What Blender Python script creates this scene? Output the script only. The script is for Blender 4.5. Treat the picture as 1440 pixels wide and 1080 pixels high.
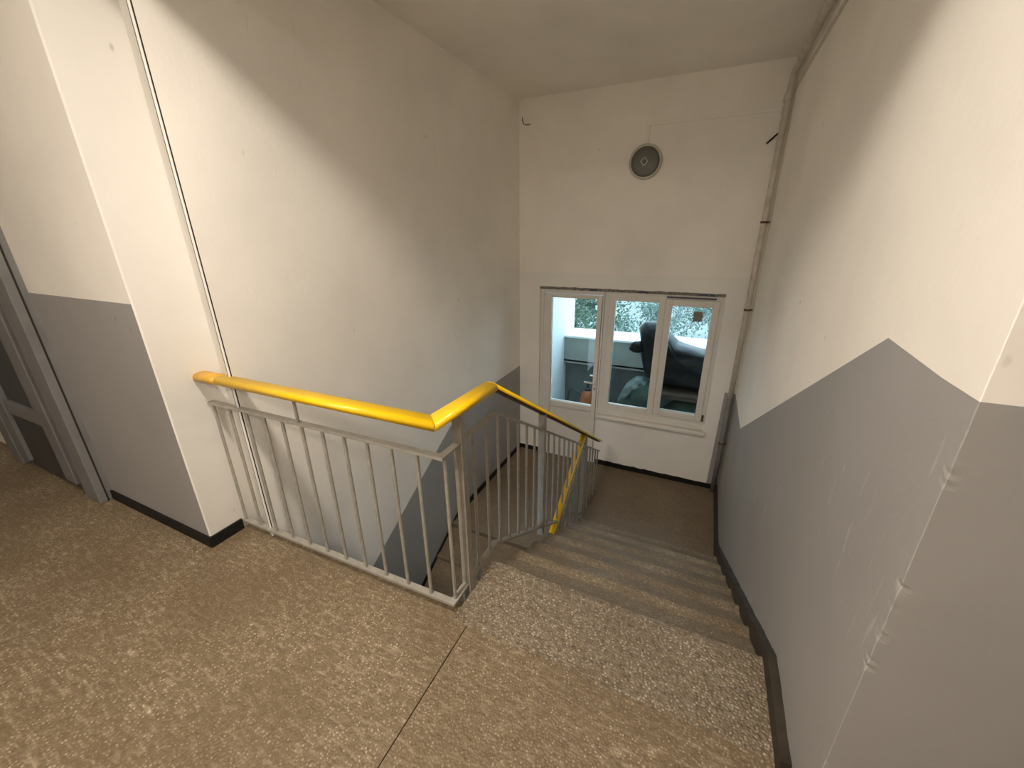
import bpy, bmesh, math, random
from mathutils import Vector, Matrix, noise
random.seed(7)

# ------------------------------------------------------------------ clear
for o in list(bpy.data.objects): bpy.data.objects.remove(o, do_unlink=True)
S = bpy.context.scene
COL = S.collection

# ------------------------------------------------------------------ camera
F_PX, PITCH, YAW, ROLL = 566.98, .357007, .441242, .010664
cam_d = bpy.data.cameras.new('camera'); cam = bpy.data.objects.new('camera', cam_d); COL.objects.link(cam)
cam_d.sensor_width = 36; cam_d.sensor_fit = 'HORIZONTAL'; cam_d.lens = F_PX/1440*36
cam_d.clip_start = .02; cam_d.clip_end = 300
fw = Vector((-math.sin(YAW)*math.cos(PITCH), math.cos(YAW)*math.cos(PITCH), -math.sin(PITCH)))
rt0 = Vector((math.cos(YAW), math.sin(YAW), 0)); dn0 = fw.cross(rt0)
rt = rt0*math.cos(ROLL)+dn0*math.sin(ROLL); dn = -rt0*math.sin(ROLL)+dn0*math.cos(ROLL)
m = Matrix((rt, -dn, -fw)).transposed().to_4x4(); m.translation = (0, 0, 1.55)
cam.matrix_world = m
S.camera = cam

# ------------------------------------------------------------------ world, lamps, exposure
W = bpy.data.worlds.new('sky'); S.world = W; W.use_nodes = True
bg = W.node_tree.nodes['Background']
bg.inputs['Color'].default_value = (.66, .85, 1.0, 1); bg.inputs['Strength'].default_value = 2.2
LAMP_STRENGTH = 110.0                       # the lit ceiling lamps on the upper landing
LAMP_POS = (-.82, .52, 2.815)
LAMP_POS2 = (-.95, -1.20, 2.815)
LAMP_COLOR = (1.0, .89, .755, 1)
S.view_settings.view_transform = 'Standard'; S.view_settings.look = 'None'
S.view_settings.gamma = 1; S.view_settings.use_curve_mapping = False
S.view_settings.exposure = 1.0
S.cycles.max_bounces = 14; S.cycles.diffuse_bounces = 10; S.cycles.glossy_bounces = 4; S.cycles.transparent_max_bounces = 12

# ------------------------------------------------------------------ materials
def new_mat(name):
    mt = bpy.data.materials.new(name); mt.use_nodes = True
    nt = mt.node_tree; nt.nodes.clear()
    out = nt.nodes.new('ShaderNodeOutputMaterial'); b = nt.nodes.new('ShaderNodeBsdfPrincipled')
    nt.links.new(b.outputs[0], out.inputs[0])
    return mt, nt, b
def N(nt, kind, **kw):
    n = nt.nodes.new(kind)
    for k, v in kw.items():
        if k in n.inputs: n.inputs[k].default_value = v
        else: setattr(n, k, v)
    return n
def ramp(nt, src, stops):
    r = nt.nodes.new('ShaderNodeValToRGB'); el = r.color_ramp.elements
    while len(el) < len(stops): el.new(.5)
    for e, (p, c) in zip(el, stops): e.position = p; e.color = (*c, 1) if len(c) == 3 else c
    nt.links.new(src, r.inputs[0]); return r
def mix(nt, f, a, b, mode='MIX'):
    n = nt.nodes.new('ShaderNodeMix'); n.data_type = 'RGBA'; n.blend_type = mode
    for s, v in ((n.inputs[0], f), (n.inputs[6], a), (n.inputs[7], b)):
        if hasattr(v, 'links') or hasattr(v, 'is_linked'): nt.links.new(v, s)
        else: s.default_value = v if isinstance(v, (int, float)) else (*v[:3], 1)
    return n.outputs[2]
def coords(nt): return nt.nodes.new('ShaderNodeTexCoord').outputs['Object']
def bump(nt, b, h, strength=.3, dist=.01, prev=None):
    n = N(nt, 'ShaderNodeBump', Strength=strength, Distance=dist); nt.links.new(h, n.inputs['Height'])
    if prev: nt.links.new(prev, n.inputs['Normal'])
    nt.links.new(n.outputs[0], b.inputs['Normal']); return n.outputs[0]
def plain(name, col, rough=.5, metal=0, noise_amt=.12, scale=20, bump_s=.0, spec=None):
    mt, nt, b = new_mat(name); c = coords(nt)
    if spec is not None: b.inputs['Specular IOR Level'].default_value = spec
    n = N(nt, 'ShaderNodeTexNoise', Scale=scale, Detail=6.0); nt.links.new(c, n.inputs['Vector'])
    lo = tuple(v*(1-noise_amt) for v in col); hi = tuple(min(1, v*(1+noise_amt)) for v in col)
    r = ramp(nt, n.outputs['Fac'], [(.3, lo), (.7, hi)]); nt.links.new(r.outputs[0], b.inputs['Base Color'])
    b.inputs['Roughness'].default_value = rough; b.inputs['Metallic'].default_value = metal
    if bump_s: bump(nt, b, n.outputs['Fac'], bump_s, .01)
    return mt
def paint(name, col, rough=.75, specks=True, stain=.06, scratch=(.8, .78, .72), worn=None):
    """wall paint on uneven plaster, with faint mottling, small scuffs and pits"""
    mt, nt, b = new_mat(name); c = coords(nt)
    n1 = N(nt, 'ShaderNodeTexNoise', Scale=1.7, Detail=5.0); nt.links.new(c, n1.inputs['Vector'])
    n2 = N(nt, 'ShaderNodeTexNoise', Scale=55.0, Detail=4.0); nt.links.new(c, n2.inputs['Vector'])
    n3 = N(nt, 'ShaderNodeTexNoise', Scale=7.0, Detail=3.0); nt.links.new(c, n3.inputs['Vector'])
    lo = tuple(v*(1-stain) for v in col); hi = tuple(min(1, v*(1+stain*.5)) for v in col)
    base = ramp(nt, n1.outputs['Fac'], [(.32, lo), (.62, hi)]).outputs[0]
    if specks:
        mp = N(nt, 'ShaderNodeMapping'); mp.inputs['Scale'].default_value = (6.5, 6.5, 3.4); nt.links.new(c, mp.inputs['Vector'])
        v = N(nt, 'ShaderNodeTexVoronoi', Scale=1.0, Randomness=1.0); nt.links.new(mp.outputs[0], v.inputs['Vector'])
        d = ramp(nt, v.outputs['Distance'], [(.0, (1, 1, 1)), (.062, (0, 0, 0))])
        k = ramp(nt, v.outputs['Color'], [(.50, (0, 0, 0)), (.58, (1, 1, 1))])
        f = mix(nt, 1.0, d.outputs[0], k.outputs[0], 'MULTIPLY')
        f2 = mix(nt, 1.0, f, (.75, .75, .75), 'MULTIPLY')
        base = mix(nt, f2, base, tuple(v_*.35 for v_ in col))
        # pale and dark hairline scuffs
        mp2 = N(nt, 'ShaderNodeMapping'); mp2.inputs['Scale'].default_value = (14, 14, 1.6); mp2.inputs['Rotation'].default_value = (.12, .1, 0); nt.links.new(c, mp2.inputs['Vector'])
        n4 = N(nt, 'ShaderNodeTexNoise', Scale=1.0, Detail=7.0, Roughness=.62); nt.links.new(mp2.outputs[0], n4.inputs['Vector'])
        s = ramp(nt, n4.outputs['Fac'], [(.672, (0, 0, 0)), (.71, (.5, .5, .5))])
        base = mix(nt, s.outputs[0], base, scratch)
    if worn:                                  # a patch of long pale scrapes: (centre, radius)
        dv = N(nt, 'ShaderNodeVectorMath', operation='DISTANCE'); dv.inputs[1].default_value = worn[0]; nt.links.new(c, dv.inputs[0])
        mk = ramp(nt, dv.outputs['Value'], [(worn[1]*.35, (1, 1, 1)), (worn[1], (0, 0, 0))])
        mp3 = N(nt, 'ShaderNodeMapping'); mp3.inputs['Scale'].default_value = (1, 55, 5.5); mp3.inputs['Rotation'].default_value = (.10, 0, 0); nt.links.new(c, mp3.inputs['Vector'])
        n5 = N(nt, 'ShaderNodeTexNoise', Scale=1.0, Detail=5.0, Roughness=.6); nt.links.new(mp3.outputs[0], n5.inputs['Vector'])
        sc = ramp(nt, n5.outputs['Fac'], [(.635, (0, 0, 0)), (.67, (.5, .5, .5))])
        base = mix(nt, mix(nt, 1.0, mk.outputs[0], sc.outputs[0], 'MULTIPLY'), base, scratch)
    nt.links.new(base, b.inputs['Base Color'])
    b.inputs['Roughness'].default_value = rough
    p = bump(nt, b, n3.outputs['Fac'], .22, .012)
    bump(nt, b, n2.outputs['Fac'], .16, .004, p)
    return mt
def pebble(name, dark, mid, light, peb=90.0, amount=.5, streak=1.0, rough=.5, stains=(.12, .08, .04), stain_amt=.6, bstr=.5, spec=.4):
    """washed-pebble concrete: small pale aggregate in a brown worn matrix"""
    mt, nt, b = new_mat(name); c = coords(nt)
    v = N(nt, 'ShaderNodeTexVoronoi', Scale=peb, Randomness=1.0); nt.links.new(c, v.inputs['Vector'])
    v2 = N(nt, 'ShaderNodeTexVoronoi', Scale=peb*.47, Randomness=1.0); nt.links.new(c, v2.inputs['Vector'])
    st = ramp(nt, v.outputs['Distance'], [(.16, (1, 1, 1)), (.5, (0, 0, 0))])
    pick = ramp(nt, v.outputs['Color'], [(.62-.35*amount, (0, 0, 0)), (.98-.25*amount, (1, 1, 1))])
    stone = mix(nt, 1.0, st.outputs[0], pick.outputs[0], 'MULTIPLY')
    n1 = N(nt, 'ShaderNodeTexNoise', Scale=2.2, Detail=6.0, Roughness=.6); nt.links.new(c, n1.inputs['Vector'])
    n2 = N(nt, 'ShaderNodeTexNoise', Scale=42.0, Detail=5.0); nt.links.new(c, n2.inputs['Vector'])
    mp = N(nt, 'ShaderNodeMapping'); mp.inputs['Scale'].default_value = (16, 60, 30); mp.inputs['Rotation'].default_value = (0, 0, .25); nt.links.new(c, mp.inputs['Vector'])
    n3 = N(nt, 'ShaderNodeTexNoise', Scale=1.0, Detail=4.0); nt.links.new(mp.outputs[0], n3.inputs['Vector'])
    mat0 = ramp(nt, n2.outputs['Fac'], [(.3, dark), (.72, mid)]).outputs[0]
    mat1 = mix(nt, ramp(nt, n3.outputs['Fac'], [(.52, (0, 0, 0)), (.72, ((.5*amount+.15)*streak,)*3)]).outputs[0], mat0, light)
    base = mix(nt, stone, mat1, light)
    big = ramp(nt, v2.outputs['Color'], [(.90, (0, 0, 0)), (.94, (.55, .55, .55))])
    bigd = ramp(nt, v2.outputs['Distance'], [(.18, (1, 1, 1)), (.34, (0, 0, 0))])
    base = mix(nt, mix(nt, 1.0, big.outputs[0], bigd.outputs[0], 'MULTIPLY'), base, tuple(min(1, q*1.25) for q in light))
    base = mix(nt, ramp(nt, n1.outputs['Fac'], [(.40, (stain_amt,)*3), (.62, (0, 0, 0))]).outputs[0], base, stains)
    nt.links.new(base, b.inputs['Base Color'])
    b.inputs['Roughness'].default_value = rough
    b.inputs['Specular IOR Level'].default_value = spec
    p = bump(nt, b, v.outputs['Distance'], bstr, .006)
    bump(nt, b, n2.outputs['Fac'], bstr*.8, .006, p)
    return mt

M_CREAM = paint('cream_wall_paint', (.90, .872, .825))
M_CREAM2 = paint('greyish_white_wall_paint', (.86, .845, .815), specks=False)
M_WHITE = paint('white_wall_paint', (.80, .785, .755), stain=.04)
M_GREY = paint('grey_dado_paint', (.335, .328, .325), rough=.6, scratch=(.52, .51, .49), worn=((.432, 1.24, .78), .42))
M_CEIL = paint('ceiling_paint', (.87, .84, .785), specks=False)
M_FLOOR = pebble('worn_landing_concrete', (.155, .115, .068), (.25, .19, .121), (.62, .52, .385), peb=110, amount=.55, rough=.48, stain_amt=.55, stains=(.15, .105, .058))
M_STRIP = pebble('washed_pebble_strip', (.145, .11, .072), (.30, .245, .175), (.70, .62, .50), peb=96, amount=.62, streak=.35, rough=.5, stain_amt=.3, bstr=1.0)
M_STEP = pebble('worn_step_concrete', (.16, .12, .073), (.28, .215, .142), (.60, .51, .39), peb=92, amount=.6, streak=.5, rough=.52, stain_amt=.5, bstr=.7)
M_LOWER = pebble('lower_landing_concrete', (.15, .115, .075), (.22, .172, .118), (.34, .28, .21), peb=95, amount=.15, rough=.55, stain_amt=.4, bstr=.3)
M_BLACK = plain('black_skirting_paint', (.014, .0135, .0135), .55, noise_amt=.3, scale=40, bump_s=.2, spec=.2)
M_BROWN = plain('brown_black_stair_skirting', (.034, .026, .018), .6, noise_amt=.35, scale=18, bump_s=.2)
M_RAIL = plain('grey_railing_paint', (.33, .315, .28), .42, noise_amt=.12, scale=30, bump_s=.08)
M_YEL = plain('yellow_plastic_handrail', (.86, .54, .004), .34, noise_amt=.06, scale=9)
M_PVC = plain('white_pvc', (.74, .72, .68), .35, noise_amt=.03, scale=6)
M_PIPE = plain('cream_pipe_paint', (.60, .56, .49), .5, noise_amt=.14, scale=14, bump_s=.2)
M_PIPEG = plain('grey_pipe_paint', (.20, .195, .195), .5, noise_amt=.2, scale=14, bump_s=.2)
M_RUST = plain('rusty_metal', (.10, .06, .035), .7, noise_amt=.5, scale=60, bump_s=.3)
M_DOORF = plain('grey_steel_door_paint', (.20, .20, .20), .5, noise_amt=.10, scale=8, bump_s=.06)
M_DOORD = plain('dark_door_paint', (.055, .055, .058), .45, noise_amt=.2, scale=5)
M_GAP = plain('dark_gap', (.030, .027, .023), .9)
M_MORT = plain('raw_mortar', (.20, .19, .18), .9, noise_amt=.5, scale=45, bump_s=.5)
M_BLUE = plain('blue_spacer_plastic', (.05, .065, .12), .5)
M_FIX = plain('grey_lamp_diffuser', (.13, .125, .105), .4, noise_amt=.1, scale=60)
M_FIXR = plain('lamp_rim_plastic', (.50, .49, .43), .4, noise_amt=.04)
M_BALC = paint('balcony_white_render', (.72, .74, .74), specks=False)
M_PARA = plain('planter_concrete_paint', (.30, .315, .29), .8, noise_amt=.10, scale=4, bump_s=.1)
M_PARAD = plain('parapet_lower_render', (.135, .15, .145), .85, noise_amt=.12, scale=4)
M_LEDGE = plain('pale_ledge', (.78, .80, .80), .7, noise_amt=.06, scale=7)
M_BAG = plain('black_plastic_sheet', (.004, .005, .006), .34, noise_amt=.3, scale=9, bump_s=.8, spec=.16)
M_SACK = plain('green_woven_sack', (.026, .046, .036), .8, noise_amt=.35, scale=14, bump_s=.4)
M_CLEAR = plain('milky_plastic_film', (.09, .115, .11), .45, noise_amt=.4, scale=12, bump_s=.4)
M_WOOD = plain('brown_board', (.06, .038, .028), .7, noise_amt=.2, scale=12)
M_ORANGE = plain('orange_tank_plastic', (.30, .085, .028), .4, noise_amt=.1, scale=8)
M_BLKPL = plain('black_plastic', (.02, .02, .02), .4)
M_PAPER = plain('grey_sticker', (.20, .20, .17), .7)
M_BARK = plain('pale_bark', (.46, .47, .48), .9, noise_amt=.3, scale=18, bump_s=.4)
M_LEAF = plain('dark_leaf', (.055, .10, .06), .6, noise_amt=.5, scale=3)
M_LEAF2 = plain('blue_green_leaf', (.09, .15, .12), .6, noise_amt=.5, scale=3)
M_GROUND = plain('pale_ground', (.22, .24, .23), .9, noise_amt=.2, scale=.6)
def glass():
    mt = bpy.data.materials.new('window_glass'); mt.use_nodes = True; nt = mt.node_tree; nt.nodes.clear()
    out = nt.nodes.new('ShaderNodeOutputMaterial'); tr = nt.nodes.new('ShaderNodeBsdfTransparent'); gl = nt.nodes.new('ShaderNodeBsdfGlossy')
    tr.inputs[0].default_value = (.90, .97, .97, 1); gl.inputs['Roughness'].default_value = .02
    fr = N(nt, 'ShaderNodeFresnel', IOR=1.33); mx = nt.nodes.new('ShaderNodeMixShader')
    nt.links.new(fr.outputs[0], mx.inputs[0]); nt.links.new(tr.outputs[0], mx.inputs[1]); nt.links.new(gl.outputs[0], mx.inputs[2])
    nt.links.new(mx.outputs[0], out.inputs[0]); return mt
M_GLASS = glass()
def emit(name, col, s):
    mt = bpy.data.materials.new(name); mt.use_nodes = True; nt = mt.node_tree; nt.nodes.clear()
    out = nt.nodes.new('ShaderNodeOutputMaterial'); e = N(nt, 'ShaderNodeEmission', Strength=s); e.inputs[0].default_value = col
    nt.links.new(e.outputs[0], out.inputs[0]); return mt

# ------------------------------------------------------------------ mesh helpers
def obj(name, bm, mats, parent=None, smooth=False):
    me = bpy.data.meshes.new(name)
    if isinstance(bm, tuple): me.from_pydata(bm[0], [], bm[1])
    else:
        bmesh.ops.recalc_face_normals(bm, faces=bm.faces); bm.to_mesh(me); bm.free()
    for mt in (mats if isinstance(mats, (list, tuple)) else [mats]): me.materials.append(mt)
    if smooth:
        for p in me.polygons: p.use_smooth = True
    o = bpy.data.objects.new(name, me); COL.objects.link(o)
    if parent: adopt(o, parent)
    return o
def adopt(o, parent):
    o.parent = parent; o.matrix_parent_inverse = parent_world(parent).inverted()
def parent_world(p):
    mw = Matrix.LocRotScale(p.location, p.rotation_euler, p.scale)
    return mw if p.parent is None else parent_world(p.parent) @ p.matrix_parent_inverse @ mw
def thing(name, loc, label=None, cat=None, kind=None, group=None):
    e = bpy.data.objects.new(name, None); COL.objects.link(e); e.location = loc; e.empty_display_size = .1
    tag(e, label, cat, kind, group); return e
def tag(o, label=None, cat=None, kind=None, group=None):
    if label: o['label'] = label
    if cat: o['category'] = cat
    if kind: o['kind'] = kind
    if group: o['group'] = group
    return o
def struct(o, label, cat): return tag(o, label, cat, 'structure')
def box(bm, x0, x1, y0, y1, z0, z1, bev=0, mi=0, seg=2):
    vs = [bm.verts.new((x, y, z)) for x in (x0, x1) for y in (y0, y1) for z in (z0, z1)]
    fs = [bm.faces.new([vs[i] for i in q]) for q in ((0, 1, 3, 2), (4, 6, 7, 5), (0, 4, 5, 1), (2, 3, 7, 6), (0, 2, 6, 4), (1, 5, 7, 3))]
    for f in fs: f.material_index = mi
    if bev:
        es = list({e for f in fs for e in f.edges})
        r = bmesh.ops.bevel(bm, geom=es, offset=bev, segments=seg, affect='EDGES', profile=.5)
        for f in r['faces']: f.material_index = mi
def boxo(name, b, mt, parent=None, bev=0, seg=2):
    bm = bmesh.new(); box(bm, *b, bev=bev, seg=seg); return obj(name, bm, mt, parent, smooth=False)
def tube(bm, pts, r, n=10, cap=True):
    """tube of radius r (number or list) along pts"""
    pts = [Vector(p) for p in pts]; rings = []
    up = None
    for i, p in enumerate(pts):
        t = ((pts[min(i+1, len(pts)-1)]-p).normalized() + (p-pts[max(i-1, 0)]).normalized()).normalized()
        if up is None: up = Vector((0, 0, 1)) if abs(t.z) < .9 else Vector((1, 0, 0))
        a = t.cross(up).normalized(); b = a.cross(t).normalized(); up = b
        rr = r[i] if isinstance(r, (list, tuple)) else r
        rings.append([bm.verts.new(p+a*math.cos(2*math.pi*k/n)*rr+b*math.sin(2*math.pi*k/n)*rr) for k in range(n)])
    for u, v in zip(rings, rings[1:]):
        for k in range(n): bm.faces.new((u[k], u[(k+1) % n], v[(k+1) % n], v[k]))
    if cap: bm.faces.new(list(reversed(rings[0]))); bm.faces.new(rings[-1])
def tubeo(name, pts, r, mt, parent=None, n=10):
    bm = bmesh.new(); tube(bm, pts, r, n); return obj(name, bm, mt, parent, smooth=n > 8)
def sweep(bm, pts, prof, side=None):
    """profile (u across, v up) swept along a polyline, mitred in the plane of the path and vertical"""
    pts = [Vector(p) for p in pts]; rings = []
    for i, p in enumerate(pts):
        d1 = (pts[i]-pts[i-1]).normalized() if i else None
        d2 = (pts[i+1]-pts[i]).normalized() if i < len(pts)-1 else None
        t = (d1+d2).normalized() if d1 and d2 else (d1 or d2)
        dref = d2 or d1
        a = side(i) if side else None
        if a is None: a = Vector((dref.y, -dref.x, 0)).normalized()
        b = a.cross(dref).normalized()
        # project onto the mitre plane along the segment direction
        ring = []
        for u, v in prof:
            q = a*u+b*v
            k = q.dot(t)/dref.dot(t)
            ring.append(bm.verts.new(p+q-dref*k))
        rings.append(ring)
    n = len(prof)
    for u, v in zip(rings, rings[1:]):
        for k in range(n): bm.faces.new((u[k], u[(k+1) % n], v[(k+1) % n], v[k]))
    bm.faces.new(list(reversed(rings[0]))); bm.faces.new(rings[-1])
def lathe(bm, prof, axis_o, ax, n=40):
    """prof: (r, h) along unit axis ax from point axis_o"""
    ax = Vector(ax); o = Vector(axis_o); a = ax.orthogonal().normalized(); b = ax.cross(a)
    rings = []
    for r, h in prof:
        if r < 1e-6: rings.append([bm.verts.new(o+ax*h)])
        else: rings.append([bm.verts.new(o+ax*h+(a*math.cos(2*math.pi*k/n)+b*math.sin(2*math.pi*k/n))*r) for k in range(n)])
    for u, v in zip(rings, rings[1:]):
        for k in range(n):
            k2 = (k+1) % n
            if len(u) == 1 and len(v) == 1: continue
            if len(u) == 1: bm.faces.new((u[0], v[k2], v[k]))
            elif len(v) == 1: bm.faces.new((u[k], u[k2], v[0]))
            else: bm.faces.new((u[k], u[k2], v[k2], v[k]))
def prism(bm, poly, axis, a0, a1, mi=0):
    """extrude a 2-D polygon along axis ('x': poly is (y,z); 'y': (x,z); 'z': (x,y))"""
    def P(p, a): return {'x': (a, p[0], p[1]), 'y': (p[0], a, p[1]), 'z': (p[0], p[1], a)}[axis]
    u = [bm.verts.new(P(p, a0)) for p in poly]; v = [bm.verts.new(P(p, a1)) for p in poly]
    fs = [bm.faces.new(u), bm.faces.new(list(reversed(v)))]
    n = len(poly)
    for k in range(n): fs.append(bm.faces.new((u[k], v[k], v[(k+1) % n], u[(k+1) % n])))
    for f in fs: f.material_index = mi
    return fs

# ------------------------------------------------------------------ dimensions (metres, upper landing floor z = 0)
XL, XR = -1.965, .432            # stairwell side walls
XP = -2.188                      # side face of the left pillar
YF = .872                        # front faces of the pillars
YW = 4.40                        # window wall
ZC = 2.815                       # ceiling
ZP = 1.285                       # top of the grey dado on the upper landing
R, T, Y1 = .1643, .2845, 1.412   # riser, tread, first nosing
ZL = -7*R                        # lower landing
XE = -.782                       # free edge of the upper flight
ZB = -2.35                       # floor of the storey below
Y2 = 2.71                        # first nosing of the lower flight

# ------------------------------------------------------------------ structure: walls
def wall_faces(quads):
    """list of (material index, polygon of 3-D points)"""
    vs, fs, mi = [], [], []
    for k, poly in quads:
        b = len(vs); vs += poly; fs.append(tuple(range(b, b+len(poly)))); mi.append(k)
    return vs, fs, mi
def wall(name, quads, mats, label, thick=None, parent=None):
    vs, fs, mi = wall_faces(quads); o = obj(name, (vs, fs), mats, parent)
    for p, k in zip(o.data.polygons, mi): p.material_index = k
    return struct(o, label, 'wall')
rj = random.Random(3)
def jag(n, z0, z1, amp):
    out = []
    for i in range(n+1):
        z = z0+(z1-z0)*i/n
        ch = amp*(noise.noise(Vector((z*14, 2.7, 0)))*.8+noise.noise(Vector((z*45, 9, 0)))*.6)
        if rj.random() < .10: ch += amp*1.1*rj.random()
        out.append((z, ch))
    return out

# right wall: stair side (grey dado following the flight) + front face of its end on the landing
Q = []
yk = Y1+.02+0  # helper
PEAK = (1.287, 1.297); KINK = (3.55, 0.0)
ed = sorted(jag(260, 0, ZC, .0028)+[(ZP, 0.0)])
y_in = 1.0; x_in = .56
for (za, ca), (zb, cb) in zip(ed, ed[1:]):
    k = 0 if za >= ZP-1e-6 else 1
    c = [(XR+max(0, c_)*.9, YF+.0015+max(0, c_)*1.3, z) for z, c_ in ((za, ca), (zb, cb))]
    d = [(XR+.0015+max(0, c_)*1.1, YF+max(0, c_)*.7, z) for z, c_ in ((za, ca), (zb, cb))]
    Q.append((k, [c[0], c[1], (XR, YF+.02, zb), (XR, YF+.02, za)]))
    Q.append((k, [(XR, YF+.02, za), (XR, YF+.02, zb), (XR, y_in, zb), (XR, y_in, za)]))
    Q.append((k, [d[0], d[1], c[1], c[0]]))
    Q.append((k, [(XR+.02, YF, za), (XR+.02, YF, zb), d[1], d[0]]))
    Q.append((k, [(x_in, YF, za), (x_in, YF, zb), (XR+.02, YF, zb), (XR+.02, YF, za)]))
Q.append((1, [(XR, y_in, 0), (XR, y_in, ZP), (XR, *PEAK), (XR, *KINK), (XR, YW, 0), (XR, YW, ZB), (XR, y_in, ZB)]))
Q.append((0, [(XR, y_in, ZP), (XR, y_in, ZC), (XR, YW, ZC), (XR, YW, 0), (XR, *KINK), (XR, *PEAK)]))
Q.append((1, [(x_in, YF, 0), (2.2, YF, 0), (2.2, YF, ZP), (x_in, YF, ZP)]))
Q.append((0, [(x_in, YF, ZP), (2.2, YF, ZP), (2.2, YF, ZC), (x_in, YF, ZC)]))
Q.append((0, [(XR, y_in, ZB), (XR, y_in, 0), (XR, -1.7, 0), (XR, -1.7, ZB)]))
wall('wall_right', Q, [M_CREAM, M_GREY], 'two-tone cream and grey wall with zigzag paint line beside the stairs')

# left wall of the stairwell, grey dado stepping down with the lower flight
sl = R/T
yd = 1.0655
g0 = (3.02, 0.0); g1 = (yd, .02-(3.02-yd)*.595)
Q = [(1, [(XL, YW, ZB), (XL, YW, 0), (XL, *g0), (XL, *g1), (XL, yd, ZB)]),
     (0, [(XL, YW, 0), (XL, YW, ZC), (XL, yd, ZC), (XL, *g1), (XL, *g0)]),
     (1, [(XL, yd, ZB), (XL, *g1), (XL, -1.7, g1[1]), (XL, -1.7, ZB)])]
wall('wall_left', Q, [M_CREAM, M_GREY], 'tall cream stairwell wall with a grey dado sloping down to the lower flight')
# end strip of that wall: panel edge and open joint beside the pillar
bm = bmesh.new()
prism(bm, [(XL-.03, 1.062), (XL-.003, 1.062), (XL, 1.059), (XL-.006, 1.054), (XP+.02, 1.130), (XP-.01, 1.150), (XP-.05, 1.20), (XP-.05, 1.3), (XL-.03, 1.3)], 'z', g1[1]-.3, ZC)
struct(obj('trim_1', bm, M_WHITE), 'narrow plastered reveal strip between the left pillar and the stairwell wall', 'trim')
bm = bmesh.new(); box(bm, XL-.020, XL-.004, 1.058, 1.075, g1[1], ZC)
struct(obj('trim_2', bm, M_GAP), 'thin dark open joint running down the left stairwell wall', 'joint')

# left pillar + the grey front wall up to the steel door
Q = []
ed = sorted(jag(70, 0, ZC, .0025)+[(ZP, 0.0)])
for (za, ca), (zb, cb) in zip(ed, ed[1:]):
    k = 2 if za >= ZP-1e-6 else 1
    pa = (XP-abs(ca)*.5, YF+.006+ca*.4, za); pb = (XP-abs(cb)*.5, YF+.006+cb*.4, zb)
    pa2 = (XP-.006, YF, za); pb2 = (XP-.006, YF, zb)
    Q.append((0, [(XP, 1.165, za), (XP, 1.165, zb), pb, pa]))
    Q.append((0, [pa, pb, pb2, pa2]))
    Q.append((k, [pa2, pb2, (XP-.15, YF, zb), (XP-.15, YF, za)]))
Q += [(1, [(XP-.15, YF, 0), (XP-.15, YF, ZP), (-3.22, YF, ZP), (-3.22, YF, 0)]), (2, [(XP-.15, YF, ZP), (XP-.15, YF, ZC), (-3.22, YF, ZC), (-3.22, YF, ZP)]),
      (2, [(-3.22, YF, 2.12), (-3.22, YF, ZC), (-5.4, YF, ZC), (-5.4, YF, 2.12)]), (2, [(-4.35, YF, 0), (-4.35, YF, 2.12), (-5.4, YF, 2.12), (-5.4, YF, 0)]),
      (0, [(XP, 1.165, 0), (XP, YF, 0), (XP, YF, -.25), (XP, 1.165, -.25)])]
wall('wall_front_left', Q, [M_WHITE, M_GREY, M_CREAM], 'left pillar with a white side and a grey and cream front wall up to the steel door')

# window wall with the opening of the balcony door and window
WX0, WXM, WX1 = -1.708, -.962, .196
WT, WS = .982, -.47
YB = YW+.22
ZT = 1.135                       # upper limit of the slightly greyer repainted zone round the window
Q = [(3, [(XL, YW, ZL-.2), (XL, YW, ZT), (WX0, YW, ZT), (WX0, YW, ZL-.2)]),
     (0, [(XL, YW, ZT), (XL, YW, ZC), (XR, YW, ZC), (XR, YW, ZT)]),
     (3, [(WX0, YW, WT), (WX0, YW, ZT), (WX1, YW, ZT), (WX1, YW, WT)]),
     (3, [(WXM, YW, ZL-.2), (WXM, YW, WS), (WX1, YW, WS), (WX1, YW, ZL-.2)]),
     (3, [(WX1, YW, 0), (WX1, YW, ZT), (XR, YW, ZT), (XR, YW, 0)]),
     (3, [(WX1, YW, ZL-.2), (WX1, YW, 0), (.335, YW, 0), (.315, YW, ZL-.2)]),
     (1, [(.315, YW, ZL-.2), (.335, YW, 0), (XR, YW, 0), (XR, YW, ZL-.2)]),
     (0, [(WX0, YW, WT), (WX1, YW, WT), (WX1, YB, WT), (WX0, YB, WT)]),
     (0, [(WX0, YW, ZL), (WX0, YW, WT), (WX0, YB, WT), (WX0, YB, ZL)]),
     (0, [(WX1, YW, WS), (WX1, YB, WS), (WX1, YB, WT), (WX1, YW, WT)]),
     (0, [(WXM, YW, WS), (WXM, YB, WS), (WX1, YB, WS), (WX1, YW, WS)]),
     (0, [(WXM, YW, ZL), (WXM, YB, ZL), (WXM, YB, WS), (WXM, YW, WS)]),
     # outer skin
     (2, [(-3.2, YB, ZL-.3), (WX0, YB, ZL-.3), (WX0, YB, ZC+.2), (-3.2, YB, ZC+.2)]),
     (2, [(WX0, YB, WT), (WX1, YB, WT), (WX1, YB, ZC+.2), (WX0, YB, ZC+.2)]),
     (2, [(WX1, YB, ZL-.3), (2.4, YB, ZL-.3), (2.4, YB, ZC+.2), (WX1, YB, ZC+.2)]),
     (2, [(WXM, YB, ZL-.3), (WX1, YB, ZL-.3), (WX1, YB, WS), (WXM, YB, WS)]),
     (2, [(WX0, YB, ZL-.3), (WXM, YB, ZL-.3), (WXM, YB, ZL), (WX0, YB, ZL)]),
     (0, [(XL, YW, ZB), (XR, YW, ZB), (XR, YW, ZL-.19), (XL, YW, ZL-.19)])]
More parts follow.
